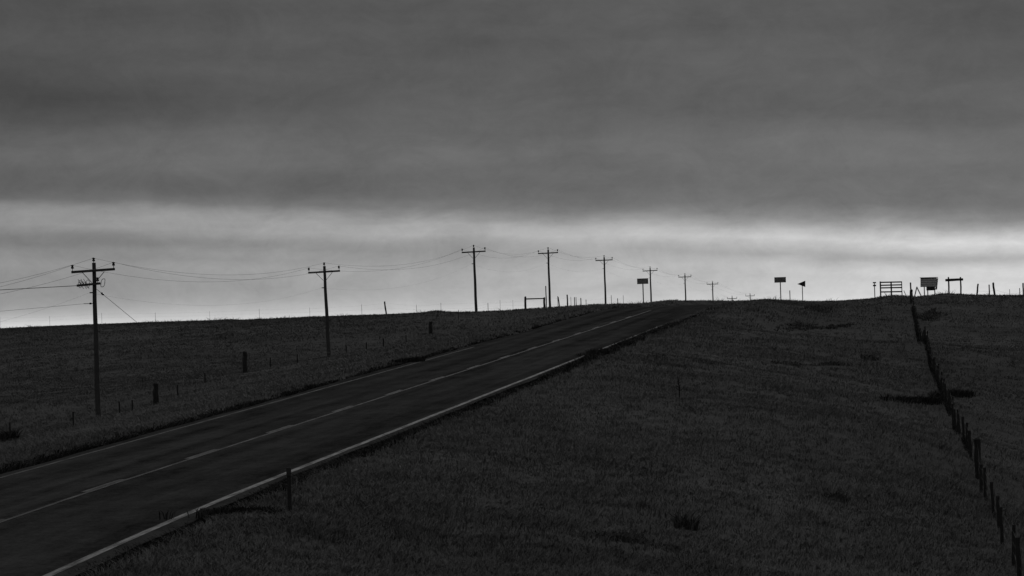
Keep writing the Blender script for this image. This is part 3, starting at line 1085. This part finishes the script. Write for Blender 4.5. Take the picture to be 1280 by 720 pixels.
stops = [(0.0, 166), (1.0, 168), (1.3, 171), (1.52, 168), (1.80, 157), (1.95, 160), (2.15, 172), (2.32, 164), (2.48, 143), (2.66, 120),
         (2.9, 106), (3.2, 99), (3.5, 98), (3.85, 101), (4.27, 97), (4.86, 90), (5.7, 87), (7.0, 84), (9.0, 86)]
rp = nt.nodes.new('ShaderNodeValToRGB')
rp.color_ramp.interpolation = 'LINEAR'
els = rp.color_ramp.elements
while len(els) < len(stops): els.new(0.5)
for e_, (p_, v_) in zip(els, stops):
    e_.position = p_ / 9.0; k_ = lin(v_); e_.color = (k_, k_, k_, 1)
nt.links.new(math_n(nt, 'MULTIPLY', e2, 1 / 9.0), rp.inputs['Fac'])
# the gap under the deck is clearer towards the right, the horizon glows towards the left
low = nt.nodes.new('ShaderNodeMapRange'); low.interpolation_type = 'SMOOTHSTEP'
low.inputs['From Min'].default_value = 2.4; low.inputs['From Max'].default_value = 3.0
low.inputs['To Min'].default_value = 0.040; low.inputs['To Max'].default_value = 0.008
nt.links.new(e2, low.inputs['Value'])
azc = math_n(nt, 'MINIMUM', math_n(nt, 'MAXIMUM', az, -16), 16)
side = math_n(nt, 'POWER', math.e, math_n(nt, 'MULTIPLY', azc, low.outputs[0]))
glow = math_n(nt, 'MULTIPLY', gauss(el, 0.0, 0.62), math_n(nt, 'MULTIPLY', math_n(nt, 'POWER', math.e, math_n(nt, 'MULTIPLY', azc, -0.07)), 0.42))
streak = math_n(nt, 'ADD', math_n(nt, 'MULTIPLY', sn(0.12, 1.7, 5, 0.55, 71, 0.3), 0.30), math_n(nt, 'MULTIPLY', sn(0.26, 0.75, 6, 0.6, 5, 0.4), 0.50))
streak = math_n(nt, 'ADD', streak, math_n(nt, 'ADD', math_n(nt, 'MULTIPLY', sn(0.6, 1.0, 8, 0.7, 19, 0.8), 0.50), math_n(nt, 'MULTIPLY', sn(2.4, 3.0, 8, 0.78, 47, 0.5), 0.22)))
cl = math_n(nt, 'MULTIPLY', math_n(nt, 'MULTIPLY', rp.outputs['Color'], side), math_n(nt, 'ADD', 1.0, streak))
wel = math_n(nt, 'ADD', tilt, math_n(nt, 'MULTIPLY', warp, 0.7))
for a0, sa, e0, se, k0 in ((10.5, 4.0, 6.9, 1.3, -0.16), (-10.5, 4.0, 7.2, 0.8, -0.12), (-10.5, 4.5, 4.75, 0.75, -0.34), (-9.0, 6.0, 3.5, 0.32, 0.22), (-6.5, 5.5, 2.98, 0.22, -0.12), (-8.0, 5.5, 2.46, 0.16, 0.22),
                            (-8.5, 5.5, 1.84, 0.15, -0.14), (-7.5, 4.5, 1.50, 0.10, -0.10), (8.0, 5.0, 2.15, 0.14, 0.10), (8.5, 5.0, 1.80, 0.10, -0.16), (8.5, 5.0, 1.52, 0.09, 0.10)):
    g_ = math_n(nt, 'MULTIPLY', gauss(az, a0, sa), gauss(wel, e0, se))
    cl = math_n(nt, 'MULTIPLY', cl, math_n(nt, 'MULTIPLY_ADD', g_, k0, 1.0))
cl = math_n(nt, 'ADD', cl, glow)
# the deck is thinner and brighter overhead, above the frame
mr = nt.nodes.new('ShaderNodeMapRange'); mr.interpolation_type = 'SMOOTHSTEP'
mr.inputs['From Min'].default_value = 20; mr.inputs['From Max'].default_value = 62
nt.links.new(el, mr.inputs['Value'])
ZEN = 0.42
zen = math_n(nt, 'MULTIPLY', math_n(nt, 'ADD', 1.0, math_n(nt, 'MULTIPLY', sn(0.03, 0.05, 5, 0.6, 3), 0.8)), ZEN)
mx = nt.nodes.new('ShaderNodeMix'); mx.data_type = 'FLOAT'
nt.links.new(mr.outputs[0], mx.inputs[0]); nt.links.new(cl, mx.inputs[2]); nt.links.new(zen, mx.inputs[3])
# clouds hide nearly all of the clear sky (background strength 0.1, so the deck is scaled by 10)
deck = math_n(nt, 'MULTIPLY', mx.outputs[0], 9.7)
nt.links.new(math_n(nt, 'ADD', deck, math_n(nt, 'MULTIPLY', bw.outputs[0], 0.004)), bg.inputs['Color'])

sl = bpy.data.lights.new('sun', 'SUN')
sl.energy = 0.5
sl.angle = math.radians(25)
sl.color = (1, 1, 1)
so = bpy.data.objects.new('sun', sl)
COL.objects.link(so)
dirv = Vector((math.sin(SUN_AZ) * math.cos(SUN_EL), math.cos(SUN_AZ) * math.cos(SUN_EL), math.sin(SUN_EL)))
so.rotation_euler = dirv.to_track_quat('Z', 'Y').to_euler()

S.view_settings.view_transform = 'Standard'
S.view_settings.look = 'None'
S.view_settings.exposure = 0
S.view_settings.gamma = 1
S.view_settings.use_curve_mapping = False
S.cycles.max_bounces = 5
